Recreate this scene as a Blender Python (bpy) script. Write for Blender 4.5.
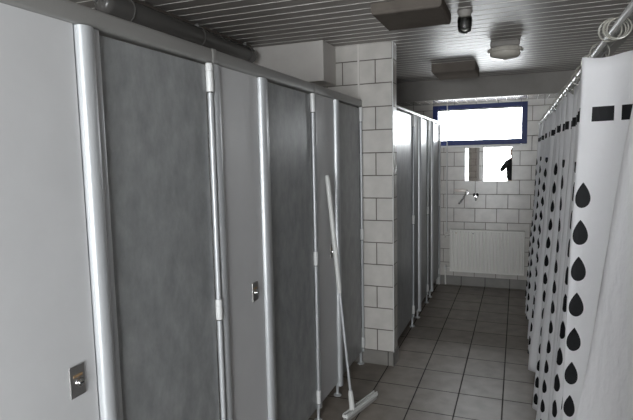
import bpy, bmesh, math, random
from mathutils import Vector, Matrix, noise as mnoise

# ------------------------------------------------------------------ scene, camera, light
for o in list(bpy.data.objects):
    bpy.data.objects.remove(o)
S = bpy.context.scene
C = S.collection
PI = math.pi
random.seed(4)

def rot_cam(y, p, r):
    cy, sy, cp, sp, cr, sr = math.cos(y), math.sin(y), math.cos(p), math.sin(p), math.cos(r), math.sin(r)
    fwd = Vector((-sy*cp, cy*cp, -sp)); right = Vector((cy, sy, 0)); down = fwd.cross(right)
    R = cr*right + sr*down; D = -sr*right + cr*down
    return Matrix(((R.x, -D.x, -fwd.x), (R.y, -D.y, -fwd.y), (R.z, -D.z, -fwd.z)))
cam_data = bpy.data.cameras.new('camera')
cam = bpy.data.objects.new('camera', cam_data); C.objects.link(cam)
cam_data.sensor_width = 36; cam_data.lens = 509*36/633; cam_data.clip_start = 0.02
M3 = rot_cam(0.376397521, 0.103801104, 0.020737035)
cam.matrix_world = Matrix.Translation((0, 0, 1.6)) @ M3.to_4x4()
S.camera = cam

world = bpy.data.worlds.new('overcast_sky'); S.world = world
world.use_nodes = True
bg = world.node_tree.nodes['Background']
bg.inputs[0].default_value = (0.955, 0.975, 1.0, 1); bg.inputs[1].default_value = 5.0

def portal(name, loc, rot, sx, sy):
    l = bpy.data.lights.new(name, 'AREA'); l.shape = 'RECTANGLE'; l.size = sx; l.size_y = sy
    l.cycles.is_portal = True
    o = bpy.data.objects.new(name, l); C.objects.link(o); o.location = loc; o.rotation_euler = rot
    return o
portal('window_daylight', (-0.43, 6.49, 1.94), (-PI/2, 0, 0), 1.1, 0.5)
portal('window_daylight_rear', (-0.1, -2.26, 1.16), (PI/2, 0, 0), 1.9, 2.2)

S.view_settings.view_transform = 'Standard'
S.view_settings.look = 'None'
S.view_settings.gamma = 1
S.view_settings.use_curve_mapping = False
S.view_settings.exposure = 2.15

# ------------------------------------------------------------------ materials
def mat(name, col, rough=0.5, metal=0.0, spec=0.5, coat=0.0, alpha=None, trans=0.0):
    m = bpy.data.materials.new(name); m.use_nodes = True
    b = m.node_tree.nodes['Principled BSDF']
    b.inputs['Base Color'].default_value = (*col, 1)
    b.inputs['Roughness'].default_value = rough
    b.inputs['Metallic'].default_value = metal
    b.inputs['Specular IOR Level'].default_value = spec
    b.inputs['Coat Weight'].default_value = coat
    b.inputs['Transmission Weight'].default_value = trans
    return m
def nd(m, t, **kw):
    n = m.node_tree.nodes.new(t)
    for k, v in kw.items(): setattr(n, k, v)
    return n
def lk(m, a, b): m.node_tree.links.new(a, b)
def vary(m, c1, c2, scale=8, detail=5, bump=0.0, stretch=(1, 1, 1), lo=0.35, hi=0.65):
    """mottle the base colour between c1 and c2"""
    b = m.node_tree.nodes['Principled BSDF']
    tc = nd(m, 'ShaderNodeTexCoord'); mp = nd(m, 'ShaderNodeMapping'); mp.inputs['Scale'].default_value = stretch
    nz = nd(m, 'ShaderNodeTexNoise'); nz.inputs['Scale'].default_value = scale; nz.inputs['Detail'].default_value = detail
    nz.inputs['Roughness'].default_value = 0.65
    cr = nd(m, 'ShaderNodeValToRGB')
    cr.color_ramp.elements[0].position = lo; cr.color_ramp.elements[0].color = (*c1, 1)
    cr.color_ramp.elements[1].position = hi; cr.color_ramp.elements[1].color = (*c2, 1)
    lk(m, tc.outputs['Object'], mp.inputs[0]); lk(m, mp.outputs[0], nz.inputs[0])
    lk(m, nz.outputs[0], cr.inputs[0]); lk(m, cr.outputs[0], b.inputs['Base Color'])
    if bump:
        bp = nd(m, 'ShaderNodeBump'); bp.inputs['Strength'].default_value = bump; bp.inputs['Distance'].default_value = 0.002
        lk(m, nz.outputs[0], bp.inputs['Height']); lk(m, bp.outputs[0], b.inputs['Normal'])
    return m
def tile_mat(name, c1, c2, mortar, bw, rh, ax, off, ms=0.004, offset=0.5, rough=0.25, spec=0.5, varr=0.06):
    """running-bond tiles; ax = which world axes become the tile's u and v"""
    m = mat(name, c1, rough, spec=spec); b = m.node_tree.nodes['Principled BSDF']
    tc = nd(m, 'ShaderNodeTexCoord'); sp = nd(m, 'ShaderNodeSeparateXYZ'); cb = nd(m, 'ShaderNodeCombineXYZ')
    lk(m, tc.outputs['Object'], sp.inputs[0])
    for i in (0, 1):
        a = nd(m, 'ShaderNodeMath', operation='SUBTRACT'); a.inputs[1].default_value = off[i]
        lk(m, sp.outputs[ax[i]], a.inputs[0]); lk(m, a.outputs[0], cb.inputs[i])
    br = nd(m, 'ShaderNodeTexBrick'); br.offset = offset; br.squash = 1
    br.inputs['Scale'].default_value = 1; br.inputs['Brick Width'].default_value = bw; br.inputs['Row Height'].default_value = rh
    br.inputs['Mortar Size'].default_value = ms; br.inputs['Mortar Smooth'].default_value = 0.15
    br.inputs['Color1'].default_value = (*c1, 1); br.inputs['Color2'].default_value = (*c2, 1); br.inputs['Mortar'].default_value = (*mortar, 1)
    lk(m, cb.outputs[0], br.inputs[0])
    nz = nd(m, 'ShaderNodeTexNoise'); nz.inputs['Scale'].default_value = 9; nz.inputs['Detail'].default_value = 6
    lk(m, tc.outputs['Object'], nz.inputs[0])
    mr = nd(m, 'ShaderNodeMapRange'); mr.inputs[1].default_value = 0.3; mr.inputs[2].default_value = 0.7
    mr.inputs[3].default_value = 1-varr*2; mr.inputs[4].default_value = 1+varr
    lk(m, nz.outputs[0], mr.inputs[0])
    mx = nd(m, 'ShaderNodeMix', data_type='RGBA', blend_type='MULTIPLY'); mx.inputs[0].default_value = 1
    lk(m, br.outputs[0], mx.inputs[6]); lk(m, mr.outputs[0], mx.inputs[7]); lk(m, mx.outputs[2], b.inputs['Base Color'])
    rr = nd(m, 'ShaderNodeMapRange'); rr.inputs[3].default_value = rough; rr.inputs[4].default_value = 0.9
    lk(m, br.outputs[1], rr.inputs[0]); lk(m, rr.outputs[0], b.inputs['Roughness'])
    bp = nd(m, 'ShaderNodeBump'); bp.inputs['Strength'].default_value = 0.6; bp.inputs['Distance'].default_value = 0.002; bp.invert = True
    lk(m, br.outputs[1], bp.inputs['Height']); lk(m, bp.outputs[0], b.inputs['Normal'])
    return m

WT = (0.52, 0.495, 0.465); WM = (0.13, 0.115, 0.10)
m_tile_xz = tile_mat('white_wall_tile', WT, WT, WM, 0.25, 0.168, (0, 2), (-0.85-2.5, 0.11-1.68))
m_tile_far = tile_mat('white_wall_tile_far', (0.57, 0.54, 0.505), (0.57, 0.54, 0.505), (0.2, 0.18, 0.16), 0.245, 0.168, (0, 2), (-0.34-2.45, 0.11-1.68))
m_tile_yz = tile_mat('white_wall_tile_side', WT, WT, WM, 0.25, 0.168, (1, 2), (-5, 0.11-1.68))
m_floor = tile_mat('grey_floor_tile', (0.25, 0.216, 0.183), (0.222, 0.193, 0.164), (0.035, 0.03, 0.026), 0.277, 0.3185, (0, 1), (-0.337-2.77, 3.385-12.74), ms=0.004, offset=0.0, rough=0.38, spec=0.35, varr=0.12)
m_base_xz = tile_mat('grey_skirting_tile', (0.22, 0.205, 0.19), (0.20, 0.19, 0.175), (0.05, 0.045, 0.04), 0.277, 0.4, (0, 2), (-0.613-2.77, -0.2), offset=0, rough=0.35)
m_base_yz = tile_mat('grey_skirting_tile_side', (0.22, 0.205, 0.19), (0.20, 0.19, 0.175), (0.05, 0.045, 0.04), 0.3185, 0.4, (1, 2), (-5, -0.2), offset=0, rough=0.35)
m_ceil = vary(mat('painted_metal_ceiling', (0.3, 0.28, 0.26), 0.42, spec=0.20), (0.24, 0.22, 0.205), (0.28, 0.258, 0.24), 3)
m_ceil_low = mat('glossy_ceiling_panel', (0.30, 0.275, 0.25), 0.16, spec=0.8)
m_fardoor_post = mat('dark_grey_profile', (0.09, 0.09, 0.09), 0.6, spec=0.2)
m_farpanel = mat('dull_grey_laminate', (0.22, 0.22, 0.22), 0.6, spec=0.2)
m_seam_lit = mat('lit_ceiling_seam', (0.85, 0.82, 0.78), 0.5)  # pale colour paints the window light caught along the plank joints
m_plaster = vary(mat('painted_plaster', (0.3, 0.28, 0.26), 0.7), (0.225, 0.21, 0.195), (0.26, 0.245, 0.228), 4, bump=0.15)
m_box = vary(mat('white_painted_boxing', (0.55, 0.52, 0.49), 0.6), (0.53, 0.50, 0.475), (0.57, 0.545, 0.515), 5)
m_panel = vary(mat('light_grey_laminate', (0.40, 0.40, 0.40), 0.38), (0.54, 0.54, 0.545), (0.575, 0.575, 0.58), 3)
m_door = vary(mat('mottled_grey_laminate', (0.15, 0.155, 0.155), 0.36), (0.19, 0.197, 0.20), (0.31, 0.317, 0.318), 14, 9, stretch=(1, 1, 0.6), lo=0.3, hi=0.7)
m_alu = mat('satin_aluminium', (0.44, 0.45, 0.46), 0.34, 0.25)
m_white = mat('white_powder_coat', (0.62, 0.62, 0.61), 0.35)
m_rail = mat('grey_aluminium_rail', (0.25, 0.245, 0.235), 0.42, 0.2)
m_chrome = mat('chrome', (0.75, 0.75, 0.74), 0.12, 1.0)
m_steel = mat('brushed_steel', (0.36, 0.35, 0.34), 0.32, 0.9)
m_dark = mat('dark_plastic', (0.012, 0.012, 0.013), 0.3)
m_gap = mat('black_rubber', (0.02, 0.02, 0.02), 0.7)
m_blue = mat('blue_window_frame', (0.012, 0.025, 0.13), 0.4, spec=0.25)
m_sill = mat('white_window_trim', (0.62, 0.62, 0.63), 0.4)
m_radiator = mat('white_radiator_enamel', (0.80, 0.78, 0.74), 0.3)
m_ceramic = mat('cream_ceramic', (0.78, 0.70, 0.64), 0.2)
m_lampbody = vary(mat('brown_grey_sheet_metal', (0.24, 0.21, 0.19), 1.0, spec=0.0), (0.12, 0.105, 0.093), (0.145, 0.127, 0.11), 5)
m_tube = mat('smoky_grey_plastic', (0.10, 0.095, 0.09), 0.25)
m_lens = mat('ribbed_opal_plastic', (0.50, 0.47, 0.42), 0.25)
m_grip = mat('white_plastic', (0.60, 0.60, 0.58), 0.4)
m_rubber = mat('grey_rubber_blade', (0.35, 0.34, 0.32), 0.6)
m_red = mat('brass_indicator', (0.40, 0.27, 0.15), 0.35, 0.5)
m_mirror = mat('mirror_glass', (0.92, 0.93, 0.93), 0.0, 1.0)
m_mirror_old = mat('clouded_mirror_glass', (0.6, 0.6, 0.58), 0.04, 1.0)
m_cloth = mat('dark_jacket_cloth', (0.02, 0.02, 0.022), 0.85)
m_jeans = mat('dark_blue_denim', (0.02, 0.028, 0.05), 0.9)
m_skin = mat('skin', (0.45, 0.27, 0.2), 0.5)
m_hair = mat('brown_hair', (0.03, 0.02, 0.014), 0.6)

def glass_mat(name, tint=(1, 1, 1), rough=0.0, ior=1.45):
    m = bpy.data.materials.new(name); m.use_nodes = True
    nt = m.node_tree; nt.nodes.clear()
    out = nd(m, 'ShaderNodeOutputMaterial'); tr = nd(m, 'ShaderNodeBsdfTransparent'); gl = nd(m, 'ShaderNodeBsdfGlossy')
    fr = nd(m, 'ShaderNodeFresnel'); mx = nd(m, 'ShaderNodeMixShader')
    tr.inputs[0].default_value = (*tint, 1); gl.inputs['Roughness'].default_value = rough; fr.inputs[0].default_value = ior
    lk(m, fr.outputs[0], mx.inputs[0]); lk(m, tr.outputs[0], mx.inputs[1]); lk(m, gl.outputs[0], mx.inputs[2]); lk(m, mx.outputs[0], out.inputs[0])
    return m
m_glass = glass_mat('window_glass', (0.97, 0.98, 0.98))
m_clear = glass_mat('clear_plastic', (0.93, 0.93, 0.90), 0.12, 1.6)

m_ringp = mat('cloudy_ring_plastic', (0.34, 0.33, 0.29), 0.2)
def curtain_mat():
    """white polyester with a band of black rectangles near the top and black drops below, from the cloth's own uv in metres"""
    m = bpy.data.materials.new('printed_curtain_cloth'); m.use_nodes = True
    nt = m.node_tree; b = nt.nodes['Principled BSDF']
    uv = nd(m, 'ShaderNodeUVMap'); uv.uv_map = 'cloth'
    sp = nd(m, 'ShaderNodeSeparateXYZ'); lk(m, uv.outputs[0], sp.inputs[0])
    def mth(op, a, c=None, d=None):
        n = nd(m, 'ShaderNodeMath', operation=op)
        for i, v in enumerate((a, c, d)):
            if v is None: continue
            if isinstance(v, (int, float)): n.inputs[i].default_value = v
            else: lk(m, v, n.inputs[i])
        return n.outputs[0]
    U, V = sp.outputs[0], sp.outputs[1]
    CU, RV = 0.100, 0.103
    cu = mth('DIVIDE', U, CU); ci = mth('FLOOR', cu)
    par = mth('MODULO', mth('ADD', ci, 1000), 2)
    # every column is shifted by half a row against the one beside it
    rv = mth('SUBTRACT', mth('DIVIDE', V, RV), mth('MULTIPLY', par, 0.5))
    x = mth('MULTIPLY', mth('SUBTRACT', mth('SUBTRACT', cu, ci), 0.5), CU)       # metres from drop axis
    y = mth('MULTIPLY', mth('SUBTRACT', mth('FRACT', rv), 0.5), RV)              # metres, up positive
    t = mth('ADD', mth('DIVIDE', y, 0.070), 0.5)                                  # 0 bottom .. 1 tip
    # width profile: (1-t)^0.8 * sqrt(t) shape
    tc_ = mth('MAXIMUM', mth('MINIMUM', t, 1.0), 0.0)
    w = mth('MULTIPLY', mth('MULTIPLY', mth('SQRT', tc_), mth('POWER', mth('SUBTRACT', 1.0, tc_), 0.9)), 0.043)
    inside = mth('MULTIPLY', mth('LESS_THAN', mth('ABSOLUTE', x), w), mth('LESS_THAN', V, -0.305))
    pv = nd(m, 'ShaderNodeUVMap'); pv.uv_map = 'print'
    ps = nd(m, 'ShaderNodeSeparateXYZ'); lk(m, pv.outputs[0], ps.inputs[0])
    inside = mth('MULTIPLY', inside, mth('GREATER_THAN', ps.outputs[0], 0.5))
    plain = mth('GREATER_THAN', ps.outputs[1], 0.5)
    # rectangles
    ru = mth('FRACT', mth('DIVIDE', mth('SUBTRACT', U, 0.043), 0.072))
    r1 = mth('LESS_THAN', mth('ABSOLUTE', mth('SUBTRACT', ru, 0.5)), 0.40)
    r2 = mth('LESS_THAN', mth('ABSOLUTE', mth('ADD', V, 0.145)), 0.019)
    rect = mth('MULTIPLY', mth('MULTIPLY', r1, r2), plain)
    ink = mth('MAXIMUM', inside, rect)
    mx = nd(m, 'ShaderNodeMix', data_type='RGBA')
    mx.inputs[6].default_value = (0.90, 0.895, 0.91, 1); mx.inputs[7].default_value = (0.012, 0.012, 0.014, 1)
    lk(m, ink, mx.inputs[0]); lk(m, mx.outputs[2], b.inputs['Base Color'])
    b.inputs['Roughness'].default_value = 0.6; b.inputs['Specular IOR Level'].default_value = 0.3
    nz = nd(m, 'ShaderNodeTexNoise'); nz.inputs['Scale'].default_value = 9; nz.inputs['Detail'].default_value = 5
    tcn = nd(m, 'ShaderNodeTexCoord'); mpn = nd(m, 'ShaderNodeMapping'); mpn.inputs['Scale'].default_value = (1.5, 1.5, 0.7)
    lk(m, tcn.outputs['Object'], mpn.inputs[0]); lk(m, mpn.outputs[0], nz.inputs[0])
    bp = nd(m, 'ShaderNodeBump'); bp.inputs['Strength'].default_value = 0.5; bp.inputs['Distance'].default_value = 0.03
    lk(m, nz.outputs[0], bp.inputs['Height']); lk(m, bp.outputs[0], b.inputs['Normal'])
    tl = nd(m, 'ShaderNodeBsdfTranslucent'); lk(m, mx.outputs[2], tl.inputs[0])
    ms = nd(m, 'ShaderNodeMixShader'); ms.inputs[0].default_value = 0.28
    out = nt.nodes['Material Output']
    lk(m, b.outputs[0], ms.inputs[1]); lk(m, tl.outputs[0], ms.inputs[2]); lk(m, ms.outputs[0], out.inputs[0])
    return m
m_curtain = curtain_mat()

# ------------------------------------------------------------------ helpers
def obj(name, bm, m, parent=None, smooth=False):
    me = bpy.data.meshes.new(name)
    bmesh.ops.recalc_face_normals(bm, faces=bm.faces[:]) if not getattr(bm, 'open_', False) else None
    bm.to_mesh(me); bm.free()
    for mm in (m if isinstance(m, (list, tuple)) else [m]): me.materials.append(mm)
    if smooth:
        for p in me.polygons: p.use_smooth = True
        try: me.set_sharp_from_angle(angle=math.radians(40))
        except Exception: pass
    o = bpy.data.objects.new(name, me); C.objects.link(o)
    if parent: o.parent = parent
    return o
def thing(name, label, cat, loc=(0, 0, 0), rz=0, group=None):
    o = bpy.data.objects.new(name, None); C.objects.link(o); o.empty_display_size = 0.1
    o.location = loc; o.rotation_euler = (0, 0, rz)
    o['label'] = label; o['category'] = cat
    if group: o['group'] = group
    return o
def tag(o, label, cat, group=None):
    o['label'] = label; o['category'] = cat
    if group: o['group'] = group
    return o
def struct(name, bm, m, smooth=False):
    o = obj(name, bm, m, None, smooth); o['kind'] = 'structure'; return o
def box(bm, x0, x1, y0, y1, z0, z1, bev=0.0, seg=2, mi=0):
    r = bmesh.ops.create_cube(bm, size=1.0)
    vs = r['verts']
    for v in vs:
        v.co = Vector((x0+(v.co.x+.5)*(x1-x0), y0+(v.co.y+.5)*(y1-y0), z0+(v.co.z+.5)*(z1-z0)))
    fs = set(f for v in vs for f in v.link_faces)
    for f in fs: f.material_index = mi
    if bev:
        es = list({e for v in vs for e in v.link_edges})
        bmesh.ops.bevel(bm, geom=es, offset=bev, segments=seg, affect='EDGES', profile=0.5)
    return bm
def B(*a, **k):
    bm = bmesh.new(); box(bm, *a, **k); return bm
def cyl(bm, p0, p1, r0, r1=None, n=20, caps=True, mi=0):
    p0, p1 = Vector(p0), Vector(p1); r1 = r0 if r1 is None else r1
    d = (p1-p0).normalized(); a = d.orthogonal().normalized(); b = d.cross(a)
    A = [bm.verts.new(p0+(a*math.cos(2*PI*i/n)+b*math.sin(2*PI*i/n))*r0) for i in range(n)]
    Bv = [bm.verts.new(p1+(a*math.cos(2*PI*i/n)+b*math.sin(2*PI*i/n))*r1) for i in range(n)]
    for i in range(n):
        f = bm.faces.new((A[i], A[(i+1) % n], Bv[(i+1) % n], Bv[i])); f.material_index = mi
    if caps:
        bm.faces.new(A[::-1]).material_index = mi; bm.faces.new(Bv).material_index = mi
    return bm
def tube(bm, pts, r, n=12):
    pts = [Vector(p) for p in pts]; rings = []
    up = None
    for i, p in enumerate(pts):
        d = (pts[min(i+1, len(pts)-1)]-pts[max(i-1, 0)]).normalized()
        if up is None: up = d.orthogonal().normalized()
        up = (up-d*up.dot(d)).normalized(); b = d.cross(up)
        rr = r[i] if isinstance(r, (list, tuple)) else r
        rings.append([bm.verts.new(p+(up*math.cos(2*PI*k/n)+b*math.sin(2*PI*k/n))*rr) for k in range(n)])
    for a, b in zip(rings, rings[1:]):
        for k in range(n): bm.faces.new((a[k], a[(k+1) % n], b[(k+1) % n], b[k]))
    bm.faces.new(rings[0][::-1]); bm.faces.new(rings[-1])
    return bm
def lathe(bm, prof, n=32, c=(0, 0, 0)):
    """profile (r,z) list spun about z"""
    rings = []
    for r, z in prof:
        rings.append([bm.verts.new((c[0]+r*math.cos(2*PI*k/n), c[1]+r*math.sin(2*PI*k/n), c[2]+z)) for k in range(n)] if r > 1e-6 else [bm.verts.new((c[0], c[1], c[2]+z))])
    for a, b in zip(rings, rings[1:]):
        for k in range(n):
            q = []
            for v in (a[k % len(a)], a[(k+1) % len(a)], b[(k+1) % len(b)], b[k % len(b)]):
                if v not in q: q.append(v)
            if len(q) > 2: bm.faces.new(q)
    return bm
def torus(bm, c, ax, R, r, n=20, m=8):
    c = Vector(c); ax = Vector(ax).normalized(); a = ax.orthogonal().normalized(); b = ax.cross(a)
    rings = []
    for i in range(n):
        t = 2*PI*i/n; d = a*math.cos(t)+b*math.sin(t)
        rings.append([bm.verts.new(c+d*(R+r*math.cos(2*PI*k/m))+ax*(r*math.sin(2*PI*k/m))) for k in range(m)])
    for i in range(n):
        A, Bq = rings[i], rings[(i+1) % n]
        for k in range(m): bm.faces.new((A[k], A[(k+1) % m], Bq[(k+1) % m], Bq[k]))
    return bm
def extrude_profile(bm, prof, z0, z1):
    """closed (x,y) outline extruded in z"""
    a = [bm.verts.new((x, y, z0)) for x, y in prof]; b = [bm.verts.new((x, y, z1)) for x, y in prof]
    n = len(prof)
    for i in range(n): bm.faces.new((a[i], a[(i+1) % n], b[(i+1) % n], b[i]))
    bm.faces.new(a[::-1]); bm.faces.new(b)
    return bm
def copy_tree(o, parent=None):
    c = o.copy(); C.objects.link(c)
    if parent: c.parent = parent
    for ch in list(o.children): copy_tree(ch, c)
    return c

# ------------------------------------------------------------------ the shell
XL, XR, YB, YF, ZC, ZL, YK = -2.15, 1.30, -2.10, 6.33, 2.41, 2.197, 5.80
struct('floor', B(XL-0.1, XR+0.1, YB-0.1, YF+0.1, -0.1, 0), m_floor)
# main ceiling: planks running across the room, joint beads coloured pale for caught window light
def ceiling(name, x0, x1, y0, y1, z, along, top):
    bm = bmesh.new(); P = 0.1065
    if along == 'x':
        y = y1
        while y > y0+1e-4:
            ya = max(y-P, y0)
            box(bm, x0, x1, ya+0.0027, y-0.0027, z, z+0.02, bev=0.002, seg=1)
            box(bm, x0, x1, ya-0.0027, ya+0.0027, z-0.001, z+0.012, mi=1)
            y = ya
    else:
        x = x0
        while x < x1-1e-4:
            xb = min(x+P, x1)
            box(bm, x+0.0012, xb-0.0012, y0, y1, z, z+0.02, bev=0.0008, seg=1)
            box(bm, xb-0.0016, xb+0.0016, y0, y1, z+0.0006, z+0.012, mi=1)
            x = xb
    box(bm, x0, x1, y0, y1, z+0.021, top)
    return struct(name, bm, [m_ceil if along == 'x' else m_ceil_low, m_seam_lit])
ceiling('ceiling', XL, XR, YB, YK, ZC, 'x', ZC+0.1)
ceiling('ceiling_lower', XL, XR, YK+0.02, YF, ZL, 'y', ZC+0.1)
struct('trim_1', B(XL, XR, YK, YK+0.02, ZL-0.002, ZC), m_plaster)      # face of the step in the ceiling

struct('wall_left', B(XL-0.1, XL, YB, YF, 0, ZC), m_tile_yz)
struct('wall_right', B(XR, XR+0.1, YB, YF, 0, ZC), m_tile_yz)
def wall_hole(name, y0, y1, hx0, hx1, hz0, hz1, m):
    bm = bmesh.new()
    box(bm, XL-0.1, hx0, y0, y1, 0, ZC+0.1); box(bm, hx1, XR+0.1, y0, y1, 0, ZC+0.1)
    box(bm, hx0, hx1, y0, y1, 0, hz0); box(bm, hx0, hx1, y0, y1, hz1, ZC+0.1)
    return struct(name, bm, m)
WX0, WX1, WZ0, WZ1 = -0.965, 0.098, 1.702, 2.180
wall_hole('wall_far', YF, YF+0.15, WX0, WX1, WZ0, WZ1, m_tile_far)
RX0, RX1, RZ0, RZ1 = -1.04, 0.84, 0.06, 2.28
wall_hole('wall_rear', YB-0.12, YB, RX0, RX1, RZ0, RZ1, m_tile_far)
# stub wall ending the first row
bm = B(XL, -0.85, 3.685, 3.825, 0.0, ZC); bm.normal_update()
for f in bm.faces:
    if abs(f.normal.x) > 0.9: f.material_index = 1
struct('wall_middle', bm, [m_tile_xz, m_tile_yz])
struct('trim_2', B(-1.108, -1.094, 3.681, 3.685, 2.0, ZC), m_box)
struct('trim_3', B(-0.8505, -0.845, 3.683, 3.69, 0.11, ZC), m_white)
# skirting
struct('baseboard_far', B(XL, XR, YF-0.008, YF, 0, 0.11, bev=0.002), m_base_xz)
bm = bmesh.new(); box(bm, XL, -0.842, 3.677, 3.685, 0, 0.11, bev=0.002); box(bm, -0.85, -0.842, 3.677, 3.83, 0, 0.11)
struct('baseboard_middle', bm, m_base_xz)
struct('baseboard_right', B(XR-0.008, XR, YB, YF, 0, 0.11), m_base_yz)
struct('baseboard_left', B(XL, XL+0.008, YB, YF, 0, 0.11), m_base_yz)

# windows
def window(name, x0, x1, z0, z1, y, ysign, f, m_f, wt=True):
    """frame with a pane, sitting at y (room side face)"""
    bm = bmesh.new(); y0, y1 = sorted((y, y+ysign*0.06))
    box(bm, x0, x0+f, y0, y1, z0, z1, bev=0.004); box(bm, x1-f, x1, y0, y1, z0, z1, bev=0.004)
    box(bm, x0+f, x1-f, y0, y1, z0, z0+f, bev=0.004); box(bm, x0+f, x1-f, y0, y1, z1-f*0.8, z1, bev=0.004)
    fr = struct(name, bm, m_f)
    yc = y+ysign*0.03
    p = obj('pane', B(x0+f-0.005, x1-f+0.005, yc-0.003, yc+0.003, z0+f-0.005, z1-f*0.8+0.005), m_glass, fr)
    if wt:
        bm = bmesh.new(); g = 0.012
        ya, yb = sorted((y-ysign*0.006, y+ysign*0.01))
        box(bm, x0-g, x0-0.001, ya, yb, z0-g*1.6, z1+g); box(bm, x1+0.001, x1+g, ya, yb, z0-g*1.6, z1+g)
        box(bm, x0, x1, ya-0.012, yb, z0-g*1.6, z0-0.001); box(bm, x0, x1, ya, yb, z1+0.001, z1+g)
        obj('window_trim', bm, m_sill, fr)
    return fr
w1 = window('window_1', WX0, WX1, WZ0, WZ1, YF+0.01, 1, 0.062, m_blue)
obj('sash_top', B(WX0+0.063, WX1-0.063, YF+0.02, YF+0.05, WZ1-0.066, WZ1-0.051), m_dark, w1)
window('window_2', RX0, RX1, RZ0, RZ1, YB-0.02, -1, 0.07, m_white)

# boxed duct above the third stall
tag(obj('duct_boxing', B(XL, -1.277, 3.42, 3.685, 2.132, ZC, bev=0.004), m_box), 'white painted boxing under the ceiling above the last near stall', 'duct')

# ------------------------------------------------------------------ stall fronts
PX = -1.088          # corridor face of the first row
ZB, ZT = 0.10, 1.96
def round_post(w, d, k=12):
    """outline of a rounded jamb extrusion: width w along y, bulging d towards +x"""
    pr = [(0.0, 0.0)]
    for i in range(k+1):
        t = PI*i/k
        pr.append((d*(math.sin(t)**0.6), w*(0.5-0.5*math.cos(t))))
    pr.append((0.0, w)); return pr
def foot(parent, x, y, z1):
    bm = bmesh.new(); lathe(bm, [(0, 0), (0.026, 0), (0.026, 0.006), (0.012, 0.012), (0.0095, 0.02), (0.0095, z1), (0, z1)], 16, (x, y, 0.0005))
    return obj('foot', bm, m_alu, parent, True)
def lock(parent, y, dz=0.0):
    """plate 6 x 9 cm on the panel, with coin slot knob and indicator"""
    pl = obj('lock_plate', B(0.0, 0.004, y-0.025, y+0.025, 0.962+dz, 1.048+dz, bev=0.0015), m_steel, parent)
    pl['label'] = 'small steel lock plate'
    bm = bmesh.new(); n0 = Vector((0.0035, y+0.004, 1.0+dz))
    cyl(bm, n0, n0+Vector((0.006, 0, 0)), 0.013, 0.012, 24); cyl(bm, n0+Vector((0.006, 0, 0)), n0+Vector((0.010, 0, 0)), 0.008, 0.007, 20)
    kb = obj('lock_knob', bm, m_chrome, pl, True)
    obj('coin_slot', B(0.0130, 0.0142, y-0.002, y+0.010, 0.9988+dz, 1.0012+dz), m_dark, kb)
    obj('indicator', B(0.0035, 0.005, y-0.014, y+0.016, 1.016+dz, 1.024+dz, bev=0.0005), m_red, pl)

GP = 'pale grey fixed panels of the near stall row'
def stall_panel(x, y0, y1, jamb_w, rod_post, label, hasl, th=0.028, group=None, mp=None, mj=None):
    """fixed panel from y0 to y1 with the jamb post after it and the hinge-side post before it"""
    t = thing('partition_panel', label, 'partition panel', (x, 0, 0), group=group)
    obj('panel', B(-th, 0, y0, y1, ZB, ZT, bev=0.001, seg=1), mp or m_panel, t)
    # jamb: main round profile and a slimmer second ridge
    bm = bmesh.new()
    pr = [(px, y1+0.004+py) for px, py in round_post(jamb_w, 0.026)]
    pr = [(-th, y1+0.004)]+pr[0:]+[(-th, y1+0.004+jamb_w)]
    extrude_profile(bm, pr, ZB-0.03, ZT-0.002)
    obj('jamb_post', bm, m_alu, t, True)
    bm = bmesh.new(); w2 = jamb_w*0.5
    pr = [(-th, y1+0.005+jamb_w)]+[(px, y1+0.005+jamb_w+py) for px, py in round_post(w2, 0.012)]+[(-th, y1+0.005+jamb_w+w2)]
    extrude_profile(bm, pr, ZB-0.03, ZT-0.002)
    obj('jamb_stop', bm, mj or m_alu, t, True)
    foot(t, -th*0.4, y1+jamb_w*0.4, ZB-0.03)
    if rod_post:
        bm = bmesh.new(); w3 = rod_post
        pr = [(-th, y0-0.001-w3)]+[(px, y0-0.001-w3+py) for px, py in round_post(w3, 0.014)]+[(-th, y0-0.001)]
        extrude_profile(bm, pr, ZB-0.01, ZT-0.002)
        obj('hinge_post', bm, mj or m_alu, t, True)
        foot(t, -th*0.4, y0-w3*0.5, ZB-0.01)
    if hasl: lock(t, y1-(0.068 if y1 < 1.1 else 0.085), 0.012 if y1 < 1.1 else 0.0)
    return t
def stall_door(x, y0, y1, label, rod_at_end=True, group=None, th=0.026, rr=0.0115):
    t = thing('stall_door', label, 'door', (x, 0, 0), group=group)
    obj('door_leaf', B(-th-0.003, -0.003, y0, y1, ZB, ZT-0.009, bev=0.001, seg=1), m_door, t)
    bm = bmesh.new(); yr = y1+rr+0.001
    cyl(bm, (0.006, yr, ZB), (0.006, yr, ZT-0.004), rr*0.86, n=20)
    rod = obj('hinge_rod', bm, m_alu, t, True)
    for z0, z1 in ((1.852, 1.957), (0.972, 1.052), (0.13, 0.21)):
        bm = bmesh.new(); zm = z1-0.03
        lathe(bm, [(0, z0), (rr*1.12, z0), (rr*1.2, z0+0.003), (rr*1.2, zm-0.002), (rr*1.02, zm-0.001), (rr*1.02, zm+0.001), (rr*1.2, zm+0.002), (rr*1.2, z1-0.003), (rr*1.05, z1), (0, z1)], 20, (0.006, yr, 0))
        obj('hinge_knuckle', bm, m_white, rod, True)
        bm = bmesh.new(); lathe(bm, [(0, z0-0.004), (rr*1.0, z0-0.004), (rr*1.0, z0), (0, z0)], 16, (0.006, yr, 0))
        obj('hinge_washer', bm, m_dark, rod, True)
    return t
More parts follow.
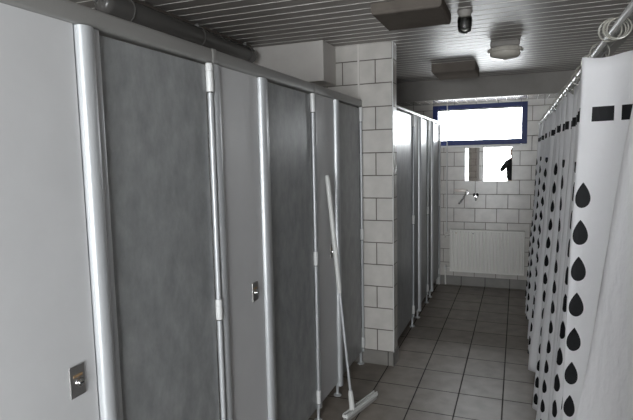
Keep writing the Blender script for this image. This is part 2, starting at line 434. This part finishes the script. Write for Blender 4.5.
# near row
stall_panel(PX, 0.42, 1.048, 0.052, 0.0, 'wide pale grey panel nearest the camera with steel lock plate', True, group=GP)
stall_panel(PX, 1.742, 2.062, 0.056, 0.040, 'pale grey panel with lock between the first and second dark doors of the near row', True, group=GP)
stall_panel(PX, 2.762, 3.078, 0.050, 0.038, 'pale grey panel beside the squeegee, before the third dark door', True, group=GP)
GD = 'dark stall doors of the near row'
stall_door(PX, 1.137, 1.660, 'wide mottled dark grey stall door nearest the camera', group=GD)
stall_door(PX, 2.154, 2.698, 'mottled dark grey stall door, middle one before the tiled pillar', group=GD)
stall_door(PX, 3.161, 3.648, 'mottled dark grey stall door right beside the tiled pillar', group=GD)
foot(bpy.data.objects['stall_door.002'], -0.012, 3.655, ZB)
# stall before the visible panel, left of the frame
stall_door(PX, -0.10, 0.40, 'mottled dark grey stall door left of the nearest pale panel', group=GD)

def head_rail(name, label, x, y0, y1, z0, z1, m):
    t = thing(name, label, 'rail', (x, 0, 0))
    bm = bmesh.new(); box(bm, -0.036, 0.012, y0, y1, z0, z1, bev=0.010, seg=4)
    obj('rail_profile', bm, m, t, True)
    return t
hr = head_rail('head_rail', 'long grey metal rail capping the near stall row', PX, -0.6, 3.684, ZT, 2.014, m_rail)
for y in (1.705, 2.735):
    obj('rail_joiner', B(-0.038, 0.015, y-0.018, y+0.018, ZT-0.002, 2.0155, bev=0.008, seg=3), m_rail, hr, True)
# far row
FX = -0.880
GF = 'stall doors of the far row'
def thin_panel(y0, y1, jw, label):
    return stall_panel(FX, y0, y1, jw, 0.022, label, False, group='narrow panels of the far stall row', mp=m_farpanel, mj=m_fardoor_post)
stall_door(FX, 3.90, 4.600, 'first stall door of the far row, just past the tiled pillar', group=GF, rr=0.010)
thin_panel(4.65, 4.885, 0.060, 'narrow pale panel between first and second doors of the far row')
stall_door(FX, 4.982, 5.415, 'second stall door of the far row, in the middle', group=GF, rr=0.010)
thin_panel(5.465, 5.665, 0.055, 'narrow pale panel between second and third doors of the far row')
stall_door(FX, 5.755, 6.255, 'third stall door of the far row, next to the end wall', group=GF, rr=0.010)
tag(obj('end_post', B(FX-0.03, FX+0.014, 6.285, 6.329, 0.0, 1.94, bev=0.004), m_white), 'white post where the far stall row meets the end wall', 'post')
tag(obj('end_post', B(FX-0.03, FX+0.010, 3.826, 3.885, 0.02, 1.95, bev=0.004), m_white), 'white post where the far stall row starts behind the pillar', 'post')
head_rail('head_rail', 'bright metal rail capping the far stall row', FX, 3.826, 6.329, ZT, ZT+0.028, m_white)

# ------------------------------------------------------------------ ceiling fittings
def lamp_box(x0, x1, y0, y1, z0, label, s):
    t = thing('ceiling_panel_heater', label, 'heater', ((x0+x1)/2, (y0+y1)/2, ZC), group='flat boxes on the ceiling')
    w, d = (x1-x0)/2, (y1-y0)/2; h = z0-ZC
    bm = bmesh.new(); r = []
    for k, (i, z) in enumerate(((0.0, -0.001), (0.0, h+0.012), (0.006, h))):
        r.append([bm.verts.new((sx*(w-i), sy*(d-i), z)) for sx, sy in ((-1, -1), (1, -1), (1, 1), (-1, 1))])
    for a, b in zip(r, r[1:]):
        for k in range(4): bm.faces.new((a[k], a[(k+1) % 4], b[(k+1) % 4], b[k]))
    bm.faces.new(r[0]); bm.faces.new(r[-1])
    obj('housing', bm, m_lampbody, t)
    obj('radiant_plate', B(-w+0.014, w-0.014, -d+0.014, d-0.014, h-0.002, h+0.002, bev=0.001), m_lampbody, t)
    return t
lamp_box(-0.745, -0.375, 2.735, 3.14, 2.352, 'larger flat brown-grey box on the ceiling nearer the camera', 1)
lamp_box(-0.735, -0.357, 4.74, 5.24, 2.330, 'flat grey box on the ceiling near the far window', 1)

# round bulkhead lamp
t = thing('ceiling_lamp', 'round opal lamp with notched rim on a square grey base, switched off', 'lamp', (-0.100, 4.10, ZC))
obj('lamp_base', B(-0.100, 0.100, -0.10, 0.10, -0.045, -0.0005, bev=0.012, seg=3), m_plaster, t, True)
bm = bmesh.new(); lathe(bm, [(0, -0.045), (0.116, -0.045), (0.121, -0.052), (0.121, -0.068), (0.112, -0.076), (0, -0.076)], 48)
ring = obj('lamp_rim', bm, m_lens, t, True)
for k in range(24):
    a = 2*PI*k/24; bm = bmesh.new()
    box(bm, 0.119, 0.1255, -0.006, 0.006, -0.066, -0.050, bev=0.001, seg=1)
    bmesh.ops.rotate(bm, verts=bm.verts[:], cent=(0, 0, 0), matrix=Matrix.Rotation(a, 3, 'Z'))
    obj('rim_tooth', bm, m_lens, ring)
bm = bmesh.new(); lathe(bm, [(0.108, -0.076), (0.106, -0.092), (0.092, -0.108), (0.06, -0.118), (0.02, -0.122), (0.012, -0.128), (0, -0.129)], 48)
obj('lamp_lens', bm, m_lens, t, True)

# glass jar lamp with a black bulb holder
t = thing('jar_lamp', 'small clear glass jar hanging from the ceiling with black inside', 'lamp', (-0.295, 3.11, ZC))
bm = bmesh.new(); lathe(bm, [(0, -0.0005), (0.042, -0.0005), (0.042, -0.010), (0.036, -0.020), (0.036, -0.040), (0, -0.040)], 28)
obj('lamp_cap', bm, m_plaster, t, True)
bm = bmesh.new(); lathe(bm, [(0.037, -0.034), (0.040, -0.042), (0.040, -0.090), (0.034, -0.112), (0.018, -0.124), (0, -0.127)], 28)
obj('glass_jar', bm, m_clear, t, True)
bm = bmesh.new(); lathe(bm, [(0, -0.041), (0.030, -0.042), (0.036, -0.052), (0.037, -0.086), (0.026, -0.100), (0, -0.104)], 24)
obj('bulb_holder', bm, m_gap, t, True)
for z in (-0.047, -0.053, -0.059):
    bm = bmesh.new(); torus(bm, (0, 0, z), (0, 0, 1), 0.040, 0.0015, 28, 6); obj('jar_rib', bm, m_clear, t, True)

# long tubular luminaire over the near stalls
t = thing('tube_luminaire', 'long dark grey tubular light fitting clipped to the ceiling over the stalls', 'lamp', (-1.785, 2.60, 2.325))
bm = bmesh.new(); prof = [(0, -0.72), (0.03, -0.715), (0.050, -0.70), (0.056, -0.68), (0.056, 0.68), (0.050, 0.70), (0.03, 0.715), (0, 0.72)]
lathe(bm, prof, 32); bmesh.ops.rotate(bm, verts=bm.verts[:], cent=(0, 0, 0), matrix=Matrix.Rotation(-PI/2, 3, 'X'))
obj('tube_housing', bm, m_tube, t, True)
obj('mounting_rail', B(-0.075, -0.015, -0.68, 0.74, 0.058, 0.0845, bev=0.004), m_lampbody, t)
for y in (-0.55, 0.05, 0.62):
    bm = bmesh.new(); torus(bm, (0, y, 0), (0, 1, 0), 0.058, 0.004, 32, 6)
    cl = obj('clip', bm, m_tube, t, True)
    obj('clip_tab', B(-0.012, 0.012, y-0.008, y+0.008, 0.056, 0.075, bev=0.002), m_rail, cl)
for dx in (-0.018, 0.022):
    bm = bmesh.new(); cyl(bm, (dx, -0.735, 0.01), (dx, -0.712, 0.01), 0.011, n=16); obj('cable_gland', bm, m_rail, t, True)

# ------------------------------------------------------------------ far wall fittings
# radiator
t = thing('radiator', 'white ribbed panel radiator on the end wall under the window', 'radiator', (-0.335, YF-0.06, 0))
x0, x1, z0, z1 = -0.412, 0.43, 0.178, 0.697
bm = bmesh.new(); n = 26; P = (x1-x0-0.02)/n; pts = []
for i in range(n):
    xa = x0+0.01+i*P
    pts += [(xa, 0.0), (xa+P*0.16, -0.014), (xa+P*0.62, -0.014), (xa+P*0.78, 0.0)]
pts.append((x1-0.01, 0.0))
outl = pts+[(x1-0.01, 0.012), (x0+0.01, 0.012)]
extrude_profile(bm, outl, z0+0.022, z1-0.022)
obj('ribbed_panel', bm, m_radiator, t)
bm = bmesh.new(); box(bm, x0, x1, -0.008, 0.03, z1-0.024, z1, bev=0.005); box(bm, x0, x1, -0.006, 0.03, z0, z0+0.024, bev=0.005)
box(bm, x0, x0+0.011, -0.006, 0.03, z0+0.02, z1-0.02, bev=0.003); box(bm, x1-0.011, x1, -0.006, 0.03, z0+0.02, z1-0.02, bev=0.003)
obj('radiator_rim', bm, m_radiator, t)
for dx in (-0.3, 0.3):
    obj('wall_bracket', B(dx-0.02, dx+0.02, 0.012, 0.0595, 0.3, 0.55), m_radiator, t)
for dx, mm, r in ((-0.338, m_red, 0.006), (-0.140, m_steel, 0.009)):
    bm = bmesh.new(); cyl(bm, (dx, -0.0095, 0.655), (dx, -0.0155, 0.655), r, n=12); obj('badge', bm, mm, t)
bm = bmesh.new(); tube(bm, [(-0.465, 0.045, 0.0), (-0.465, 0.03, 0.05), (-0.465, 0.02, 0.20), (-0.460, 0.012, 0.22), (-0.412, 0.012, 0.22)], 0.008)
obj('supply_pipe', bm, m_radiator, t, True)
bm = bmesh.new(); cyl(bm, (-0.462, 0.012, 0.195), (-0.462, 0.012, 0.25), 0.014); cyl(bm, (-0.462, -0.03, 0.222), (-0.462, 0.012, 0.222), 0.017, 0.014)
obj('valve', bm, m_grip, t, True)
bm = bmesh.new(); tube(bm, [(-0.470, 0.045, 0.60), (-0.470, 0.02, 0.61), (-0.465, 0.012, 0.625), (-0.412, 0.012, 0.64)], 0.008)
obj('return_pipe', bm, m_radiator, t, True)

# thin vertical pipe crossing the window
t = thing('heating_pipe', 'thin white vertical pipe in front of the window left edge', 'pipe', (-0.787, YF-0.045, 0))
bm = bmesh.new(); cyl(bm, (0, 0, 0.70), (0, 0, ZL-0.001), 0.0065, n=14); obj('pipe', bm, m_white, t, True)
bm = bmesh.new(); cyl(bm, (0, 0, 0.66), (0, 0, 0.70), 0.009, n=14)
obj('pipe_end', bm, m_white, t, True)
for z in (1.0, 1.62):
    bm = bmesh.new(); torus(bm, (0, 0, z), (0, 0, 1), 0.009, 0.003, 14, 6); cyl(bm, (0, 0.008, z), (0, 0.0445, z), 0.003, n=8); obj('pipe_clip', bm, m_white, t, True)

# mirrors
def mirror(x0, x1, label, m, clips=True):
    t = thing('wall_mirror', label, 'mirror', ((x0+x1)/2, YF, 1.473), group=None)
    w = (x1-x0)/2
    obj('mirror_glass', B(-w, w, -0.008, -0.003, -0.196, 0.196, bev=0.0015, seg=1), m, t)
    obj('backing', B(-w+0.004, w-0.004, -0.003, -0.0005, -0.192, 0.192), m_gap, t)
    return t
mirror(-0.582, -0.420, 'narrow wall mirror left of the bright square one, showing stall doors', m_mirror)
mirror(-0.370, -0.057, 'square wall mirror under the window, white with a dark silhouette', m_mirror)

# soap shelf, spout, valve
t = thing('soap_shelf', 'small cream soap shelf on the end wall above the chrome spout', 'shelf', (-0.625, YF, 1.172))
bm = bmesh.new(); box(bm, -0.075, 0.065, -0.055, -0.0005, -0.022, 0.0, bev=0.008, seg=3); obj('dish', bm, m_ceramic, t, True)
obj('dish_lip', B(-0.075, 0.065, -0.060, -0.052, -0.022, 0.010, bev=0.003), m_ceramic, t, True)
t = thing('wall_tap', 'chrome spout on the end wall hanging down to the left', 'tap', (-0.560, YF, 1.135))
bm = bmesh.new(); cyl(bm, (0, -0.0005, 0), (0, -0.012, 0), 0.028, 0.022, 24); obj('escutcheon', bm, m_chrome, t, True)
bm = bmesh.new(); tube(bm, [(0, -0.01, 0), (0, -0.05, 0.005), (-0.008, -0.075, -0.01), (-0.035, -0.10, -0.06), (-0.062, -0.115, -0.105), (-0.075, -0.118, -0.118), (-0.085, -0.118, -0.116)], 0.011, 14); obj('spout', bm, m_chrome, t, True)
bm = bmesh.new(); cyl(bm, (0, -0.045, 0), (0, -0.045, 0.035), 0.013, 0.016, 16); obj('tap_body', bm, m_chrome, t, True)
t = thing('angle_valve', 'small chrome shut-off valve with dark knob right of the spout', 'valve', (-0.452, YF, 1.10))
bm = bmesh.new(); cyl(bm, (0, -0.0005, 0), (0, -0.010, 0), 0.024, 0.02, 20); cyl(bm, (0, -0.01, 0), (0, -0.045, 0), 0.012, n=16); obj('valve_body', bm, m_chrome, t, True)
for dx in (-0.016, 0.016):
    bm = bmesh.new(); lathe(bm, [(0, 0.0), (0.012, 0.0), (0.014, 0.01), (0.014, 0.03), (0.009, 0.036), (0, 0.037)], 16, (dx, -0.045, -0.004)); obj('valve_knob', bm, m_gap, t, True)
bm = bmesh.new(); cyl(bm, (0, -0.04, -0.012), (0, -0.04, -0.055), 0.013, 0.010, 16); obj('valve_outlet', bm, m_chrome, t, True)

# ------------------------------------------------------------------ squeegee
t = thing('floor_squeegee', 'white floor squeegee leaning on the stall row, blade on the floor', 'squeegee', (-0.893, 2.955, 0))
ang = math.radians(75)
R = Matrix.Rotation(ang, 3, 'Z')
bm = bmesh.new(); box(bm, -0.185, 0.185, -0.020, 0.020, 0.026, 0.046, bev=0.004)
box(bm, -0.185, 0.185, -0.014, -0.010, 0.046, 0.054); box(bm, -0.185, 0.185, 0.010, 0.014, 0.046, 0.054)
bmesh.ops.rotate(bm, verts=bm.verts[:], cent=(0, 0, 0), matrix=R)
obj('head', bm, m_grip, t)
bm = bmesh.new(); box(bm, -0.183, 0.183, -0.012, -0.004, 0.0005, 0.027, bev=0.001, seg=1); box(bm, -0.183, 0.183, 0.004, 0.012, 0.0005, 0.027, bev=0.001, seg=1)
bmesh.ops.rotate(bm, verts=bm.verts[:], cent=(0, 0, 0), matrix=R)
obj('rubber_blade', bm, m_rubber, t)
top = Vector((-0.179, -0.055, 1.49)); bot = Vector((-0.026, -0.098, 0.045)); dv = (top-bot).normalized()
def ap(z): return bot+(top-bot)*((z-bot.z)/(top.z-bot.z))
bm = bmesh.new(); tube(bm, [ap(0.046), ap(0.08), ap(0.14), ap(0.165)], [0.019, 0.017, 0.016, 0.0125], 18); obj('socket', bm, m_grip, t, True)
bm = bmesh.new(); tube(bm, [ap(0.15), ap(0.80)], 0.0085, 14); obj('lower_handle', bm, m_alu, t, True)
bm = bmesh.new(); tube(bm, [ap(0.77), ap(0.79), ap(0.81), ap(1.47), ap(1.487), ap(1.49)], [0.011, 0.013, 0.0145, 0.0145, 0.012, 0.006], 18); obj('upper_handle', bm, m_grip, t, True)

# ------------------------------------------------------------------ shower curtains
RAILX, RAILZ = 0.235, 1.925
t = thing('curtain_rail', 'long white rail carrying the shower curtains', 'rail', (RAILX, 0, RAILZ))
bm = bmesh.new(); cyl(bm, (0, -0.2, 0), (0, YF-0.001, 0), 0.0085, n=18); obj('rod', bm, m_white, t, True)
obj('track', B(0.022, 0.052, -0.2, YF-0.001, -0.008, 0.022, bev=0.003), m_rail, t)
for y in (0.4, 1.72, 3.0, 4.2, 5.35):
    obj('track_bracket', B(-0.008, 0.05, y-0.008, y+0.008, 0.008, 0.016), m_rail, t)
bm = bmesh.new(); cyl(bm, (0, YF-0.012, 0), (0, YF-0.0005, 0), 0.024, n=24); obj('rail_flange', bm, m_white, t, True)

def catmull(P, k):
    out = []
    n = len(P)
    for i in range(n-1):
        p0, p1, p2, p3 = P[max(i-1, 0)], P[i], P[i+1], P[min(i+2, n-1)]
        for j in range(k):
            u = j/k
            out.append(tuple(0.5*((2*p1[a])+(-p0[a]+p2[a])*u+(2*p0[a]-5*p1[a]+4*p2[a]-p3[a])*u*u+(-p0[a]+3*p1[a]-3*p2[a]+p3[a])*u**3) for a in (0, 1)))
    out.append(tuple(P[-1])); return out
def sheet(name, top, botm, ztop, zbot, u0, parent, k=7, nz=46, seed=0, hemvar=0.0, printed=None, align=None, crease=1.0, scal=0.011, ex=1.15):
    """cloth between two plan curves, smooth folds; uv in metres of cloth"""
    rnd = random.Random(seed)
    T, Bt = catmull(top, k), catmull(botm, k)
    n = len(T)
    us = [u0]
    for i in range(1, n):
        us.append(us[-1]+0.5*(math.hypot(T[i][0]-T[i-1][0], T[i][1]-T[i-1][1])+math.hypot(Bt[i][0]-Bt[i-1][0], Bt[i][1]-Bt[i-1][1])))
    if align:
        q = 0.100*20.5-(us[align]-0.024); us = [u+q for u in us]
    bm = bmesh.new(); uvl = bm.loops.layers.uv.new('cloth'); pvl = bm.loops.layers.uv.new('print'); G = []
    ph = [rnd.uniform(0, 6.28) for _ in range(4)]
    for j in range(nz+1):
        f = j/nz; row = []
        e = f**ex
        for i in range(n):
            zb = zbot+hemvar*math.sin(us[i]*9+ph[0])
            z = ztop+(zb-ztop)*f
            sag = scal*math.sin(us[i]*52)*(1-f)**8
            x = T[i][0]*(1-e)+Bt[i][0]*e+0.006*math.sin(7*f+us[i]*5+ph[1])*math.sin(PI*f)
            y = T[i][1]*(1-e)+Bt[i][1]*e+0.010*math.sin(5*f+us[i]*3+ph[2])*math.sin(PI*f)
            q3 = Vector((us[i]*9, z*2.2, seed*3.1)); w3 = 0.25+0.75*f
            x += crease*(0.011*w3*mnoise.noise(q3)+0.005*w3*mnoise.noise(Vector((us[i]*42, z*2.8+us[i]*6, seed))))
            y += 0.012*w3*mnoise.noise(q3+Vector((7, 3, 1)))
            row.append(bm.verts.new((x, y, z+sag)))
        G.append(row)
    for j in range(nz):
        for i in range(n-1):
            fc = bm.faces.new((G[j][i], G[j][i+1], G[j+1][i+1], G[j+1][i]))
            for lp, (a, b) in zip(fc.loops, ((j, i), (j, i+1), (j+1, i+1), (j+1, i))):
                lp[uvl].uv = (us[b], (G[a][b].co.z-ztop))
                lp[pvl].uv = printed[i] if printed else (1, 1)
            fc.smooth = True
    bm.normal_update()
    o = obj(name, bm, m_curtain, parent, True)
    md = o.modifiers.new('thick', 'SOLIDIFY'); md.thickness = 0.0012
    return o, T
def ring_at(parent, x, y, ztop):
    bm = bmesh.new(); torus(bm, (RAILX*0.75+x*0.25, y, RAILZ-0.018), (0.35*random.uniform(-1, 1), 1, random.uniform(-.25, .25)), 0.027, 0.0022, 24, 7)
    return obj('curtain_ring', bm, m_ringp, parent, True)
GC = 'shower curtains with black drops'
def curtain(y0, y1, label, folds, top_amp, bot_amp, xb, zbot, seed, ztop=1.868, xt=RAILX, u0=0.01, ratio=1.0, nring=7):
    rnd = random.Random(seed)
    t = thing('shower_curtain', label, 'curtain', (0, 0, 0), group=GC)
    n = folds*2; top, bo = [], []
    for i in range(n+1):
        f = i/n; y = y0+(y1-y0)*f; s = -1 if i % 2 else 1
        a = rnd.uniform(0.7, 1.2)
        top.append((xt+s*top_amp*a, y+rnd.uniform(-.01, .01)))
        bo.append((xb+s*bot_amp*a, y0+0.0+(y1-y0)*(0.5+(f-0.5)*ratio)+rnd.uniform(-.012, .012)))
    sh, T = sheet('cloth', top, bo, ztop, zbot, u0, t, seed=seed)
    for i in range(nring):
        k = int((i+0.5)/nring*(len(T)-1)); ring_at(t, T[k][0], T[k][1], ztop)
    return t
# nearest curtain, shaped fold by fold
t = thing('shower_curtain', 'nearest shower curtain, broad plain fold and big black drops', 'curtain', (0, 0, 0), group=GC)
top = [(.25, .30), (.215, .42), (.255, .54), (.215, .66), (.245, .78), (.33, .96), (.285, 1.05), (.228, 1.14), (.295, 1.20), (.32, 1.34), (.31, 1.46), (.262, 1.49), (.222, 1.51), (.187, 1.52), (.154, 1.535), (.18, 1.60), (.24, 1.62)]
bo = [(.19, .30), (.14, .42), (.19, .54), (.14, .66), (.16, .78), (.26, .99), (.165, 1.13), (.058, 1.30), (.17, 1.36), (.22, 1.46), (.24, 1.56), (.225, 1.60), (.200, 1.62), (.170, 1.63), (.140, 1.64), (.16, 1.70), (.20, 1.72)]
kk = 8
pr_ = [((1 if (i < 5*kk+4 or 13*kk-3 <= i) else 0), (1 if (i < 6*kk or 10*kk < i < 13*kk+1 or 14*kk-1 <= i <= 14*kk+3) else 0)) for i in range(16*kk)]
sh, T = sheet('cloth', top, bo, 1.842, 0.10, 0.0, t, k=kk, seed=3, printed=pr_, align=14*kk, crease=1.9, scal=0.004, ex=0.85)
for i in (10, 26, 42, 60, 96, 101, 104, 111): ring_at(t, T[i][0], T[i][1], 1.86)
curtain(1.80, 2.50, 'second shower curtain from the camera, tightly gathered', 4, 0.030, 0.045, 0.165, 0.10, 11, u0=0.03)
curtain(2.62, 3.42, 'third shower curtain, reaching just above the floor tiles', 4, 0.030, 0.050, 0.165, 0.10, 12, u0=0.05)
curtain(3.58, 4.35, 'fourth shower curtain, raised hem, beyond the middle of the row', 5, 0.032, 0.048, 0.150, 0.12, 13, u0=0.02)
curtain(4.75, 5.75, 'farthest shower curtain beside the radiator', 7, 0.035, 0.045, 0.145, 0.12, 14, u0=0.06)

# ------------------------------------------------------------------ person holding the camera (seen in the mirror)
def skin_mesh(name, verts, edges, radii, levels=2, root=0):
    me = bpy.data.meshes.new(name+'_src'); me.from_pydata([tuple(v) for v in verts], edges, [])
    o = bpy.data.objects.new(name+'_src', me); C.objects.link(o)
    o.modifiers.new('s', 'SKIN'); sb = o.modifiers.new('u', 'SUBSURF'); sb.levels = levels; sb.render_levels = levels
    sv = me.skin_vertices[0].data
    for i, r in enumerate(radii): sv[i].radius = (r, r) if isinstance(r, (int, float)) else r
    sv[root].use_root = True
    dg = bpy.context.evaluated_depsgraph_get(); ev = o.evaluated_get(dg)
    out = bpy.data.meshes.new_from_object(ev, depsgraph=dg)
    bpy.data.objects.remove(o)
    return out
def mesh_join(name, meshes, m, parent):
    bm = bmesh.new()
    for me in meshes: bm.from_mesh(me)
    return obj(name, bm, m, parent, True)
# body frame: origin at feet, facing +y locally, turned like the camera
P = thing('person', 'person in dark jacket holding a camera up to the face', 'person', (-0.07, -0.44, 0), rz=0.376)
hip = (0, 0.0, 0.92)
V = [hip, (0, 0.0, 1.05), (0, 0.0, 1.20), (0, 0.0, 1.36), (0, 0.02, 1.45), (0, 0.045, 1.52),      # 0-5 pelvis..neck
     (-0.17, 0, 1.37), (-0.28, 0.10, 1.17), (0.085, 0.30, 1.515),                                  # 6-8 left arm: shoulder, elbow, wrist
     (0.17, 0, 1.37), (0.33, 0.08, 1.20), (0.295, 0.30, 1.515),                                      # 9-11 right arm
     (-0.10, 0, 0.86), (-0.11, 0.02, 0.48), (-0.12, 0, 0.09), (-0.13, 0.13, 0.03),                 # 12-15 leg
     (0.10, 0, 0.86), (0.11, 0.02, 0.48), (0.12, 0, 0.09), (0.13, 0.13, 0.03)]
E_ = [(0, 1), (1, 2), (2, 3), (3, 4), (4, 5), (3, 6), (6, 7), (7, 8), (3, 9), (9, 10), (10, 11), (0, 12), (12, 13), (13, 14), (14, 15), (0, 16), (16, 17), (17, 18), (18, 19)]
Rr = [(.14, .10), (.13, .09), (.14, .10), (.14, .10), .06, .055, .06, .043, .028, .06, .043, .028, .085, .055, .040, .035, .085, .055, .040, .035]
body_parts = [skin_mesh('body', V, E_, Rr)]
# head with brow, nose, chin, ears
bm = bmesh.new(); bmesh.ops.create_uvsphere(bm, u_segments=40, v_segments=28, radius=1)
for v in bm.verts:
    x, y, z = v.co
    w = 0.074*(1-0.22*max(0, -z)**1.5); d = 0.094; h = 0.115
    nx, ny, nz = x*w, y*d, z*h
    if y > 0:
        g = math.exp(-((x/0.16)**2))
        ny += 0.020*g*math.exp(-(((z+0.12)/0.18)**2))                                   # nose
        ny -= 0.008*math.exp(-(((abs(x)-0.36)/0.15)**2)-(((z-0.08)/0.13)**2))             # eye sockets
        ny += 0.005*math.exp(-((x/0.28)**2)-(((z+0.48)/0.08)**2))                         # lips
        ny += 0.008*math.exp(-((x/0.3)**2)-(((z+0.82)/0.18)**2))                          # chin
    v.co = (nx, ny+0.05, nz+1.61)
hm = bpy.data.meshes.new('head'); bm.to_mesh(hm); bm.free(); body_parts.append(hm)
def finger(base, d, bend, ln, r):
    pts = [Vector(base)]; a = Vector(d).normalized(); bd = Vector(bend)
    for i, s in enumerate((0.45, 0.32, 0.23)):
        pts.append(pts[-1]+a*ln*s); a = (a+bd*(0.55+0.1*i)).normalized()
    return skin_mesh('finger', pts, [(0, 1), (1, 2), (2, 3)], [r, r*.95, r*.85, r*.7], 1)
def hand(wr, fw, side):
    """palm from the wrist towards fw, four fingers curling towards the camera body, thumb from the palm's side"""
    wr = Vector(wr); fw = Vector(fw).normalized(); inn = Vector((-side, 0, 0)); up = Vector((0, 0, 1))
    acr = (up-fw*up.dot(fw)).normalized()
    k = [wr, wr+fw*0.04, wr+fw*0.085+acr*0.03, wr+fw*0.088+acr*0.010, wr+fw*0.086-acr*0.010, wr+fw*0.08-acr*0.028]
    out = [skin_mesh('palm', k, [(0, 1), (1, 2), (1, 3), (1, 4), (1, 5)], [.026, .028, .014, .014, .014, .013], 1)]
    for i, ln in enumerate((0.074, 0.082, 0.076, 0.06)): out.append(finger(k[2+i]-fw*0.01, fw, inn, ln, 0.0088))
    out.append(finger(wr+fw*0.03+acr*0.02, fw*0.6+acr*0.8+inn*0.3, inn*0.5+fw*0.3, 0.062, 0.0105))
    return out
body_parts += hand(V[8], (0.1, 0.25, 0.95), -1)
body_parts += hand(V[11], (-0.1, 0.25, 0.95), 1)
body = mesh_join('body', body_parts, m_skin, P)
for s in (-1, 1):
    bm = bmesh.new(); bmesh.ops.create_uvsphere(bm, u_segments=16, v_segments=12, radius=1)
    for v in bm.verts: v.co = (s*0.075+v.co.x*0.008, 0.04+v.co.y*0.017, 1.605+v.co.z*0.03)
    obj('ear', bm, m_skin, P, True)
    bm = bmesh.new(); bmesh.ops.create_uvsphere(bm, u_segments=16, v_segments=12, radius=0.0115)
    bmesh.ops.translate(bm, verts=bm.verts[:], vec=(s*0.028, 0.129, 1.618)); obj('eye', bm, m_sill, P, True)
bm = bmesh.new(); bmesh.ops.create_uvsphere(bm, u_segments=36, v_segments=24, radius=1)
for v in bm.verts:
    x, y, z = v.co; lim = 0.45 if y > 0.25 else -0.55
    v.co = (x*0.083, y*0.103+0.043, max(z, lim)*0.124+1.618)
obj('hair', bm, m_hair, P, True)
jr = [(.19, .14), (.19, .135), (.19, .135), (.175, .125), .075, .055, .072, .056, .040, .072, .056, .040]
jv = [tuple(v) for v in V[:12]]; jv[5] = (0, 0.03, 1.475)
for w_, e_ in ((8, 7), (11, 10)):
    a, b = Vector(V[w_]), Vector(V[e_]); jv[w_] = tuple(b+(a-b)*0.9)
mesh_join('jacket', [skin_mesh('jacket', jv, E_[:11], jr)], m_cloth, P)
tv = [V[0], (0, 0, 1.0)]+[V[12], V[13], (-0.12, 0, 0.10), V[16], V[17], (0.12, 0, 0.10)]
mesh_join('trousers', [skin_mesh('trousers', tv, [(0, 1), (0, 2), (2, 3), (3, 4), (0, 5), (5, 6), (6, 7)], [(.15, .11), (.14, .105), .10, .070, .060, .10, .070, .060])], m_jeans, P)
for s in (-1, 1):
    bm = bmesh.new(); box(bm, s*0.125-0.048, s*0.125+0.048, -0.075, 0.205, 0.001, 0.075, bev=0.03, seg=4)
    for v in bm.verts:
        if v.co.y > 0.08: v.co.z *= 0.72
    obj('shoe', bm, m_dark, P, True)
# the camera in the person's hands
K = thing('photo_camera', 'black camera held up by the person at eye height', 'camera', (0.0, 0.0, 1.6))
K.rotation_mode = 'QUATERNION'; K.rotation_quaternion = M3.to_quaternion()
obj('camera_body', B(-0.068, 0.068, -0.05, 0.045, 0.055, 0.105, bev=0.010, seg=3), m_dark, K, True)
obj('viewfinder_hump', B(-0.026, 0.026, 0.040, 0.066, 0.060, 0.105, bev=0.008, seg=3), m_dark, K, True)
bm = bmesh.new(); cyl(bm, (0, 0, 0.004), (0, 0, 0.056), 0.034, 0.031, 32); obj('lens', bm, m_dark, K, True)
obj('lens_glass', lathe(bmesh.new(), [(0, 0.0045), (0.025, 0.004), (0.026, 0.0035), (0, 0.0035)], 24), m_dark, K, True)
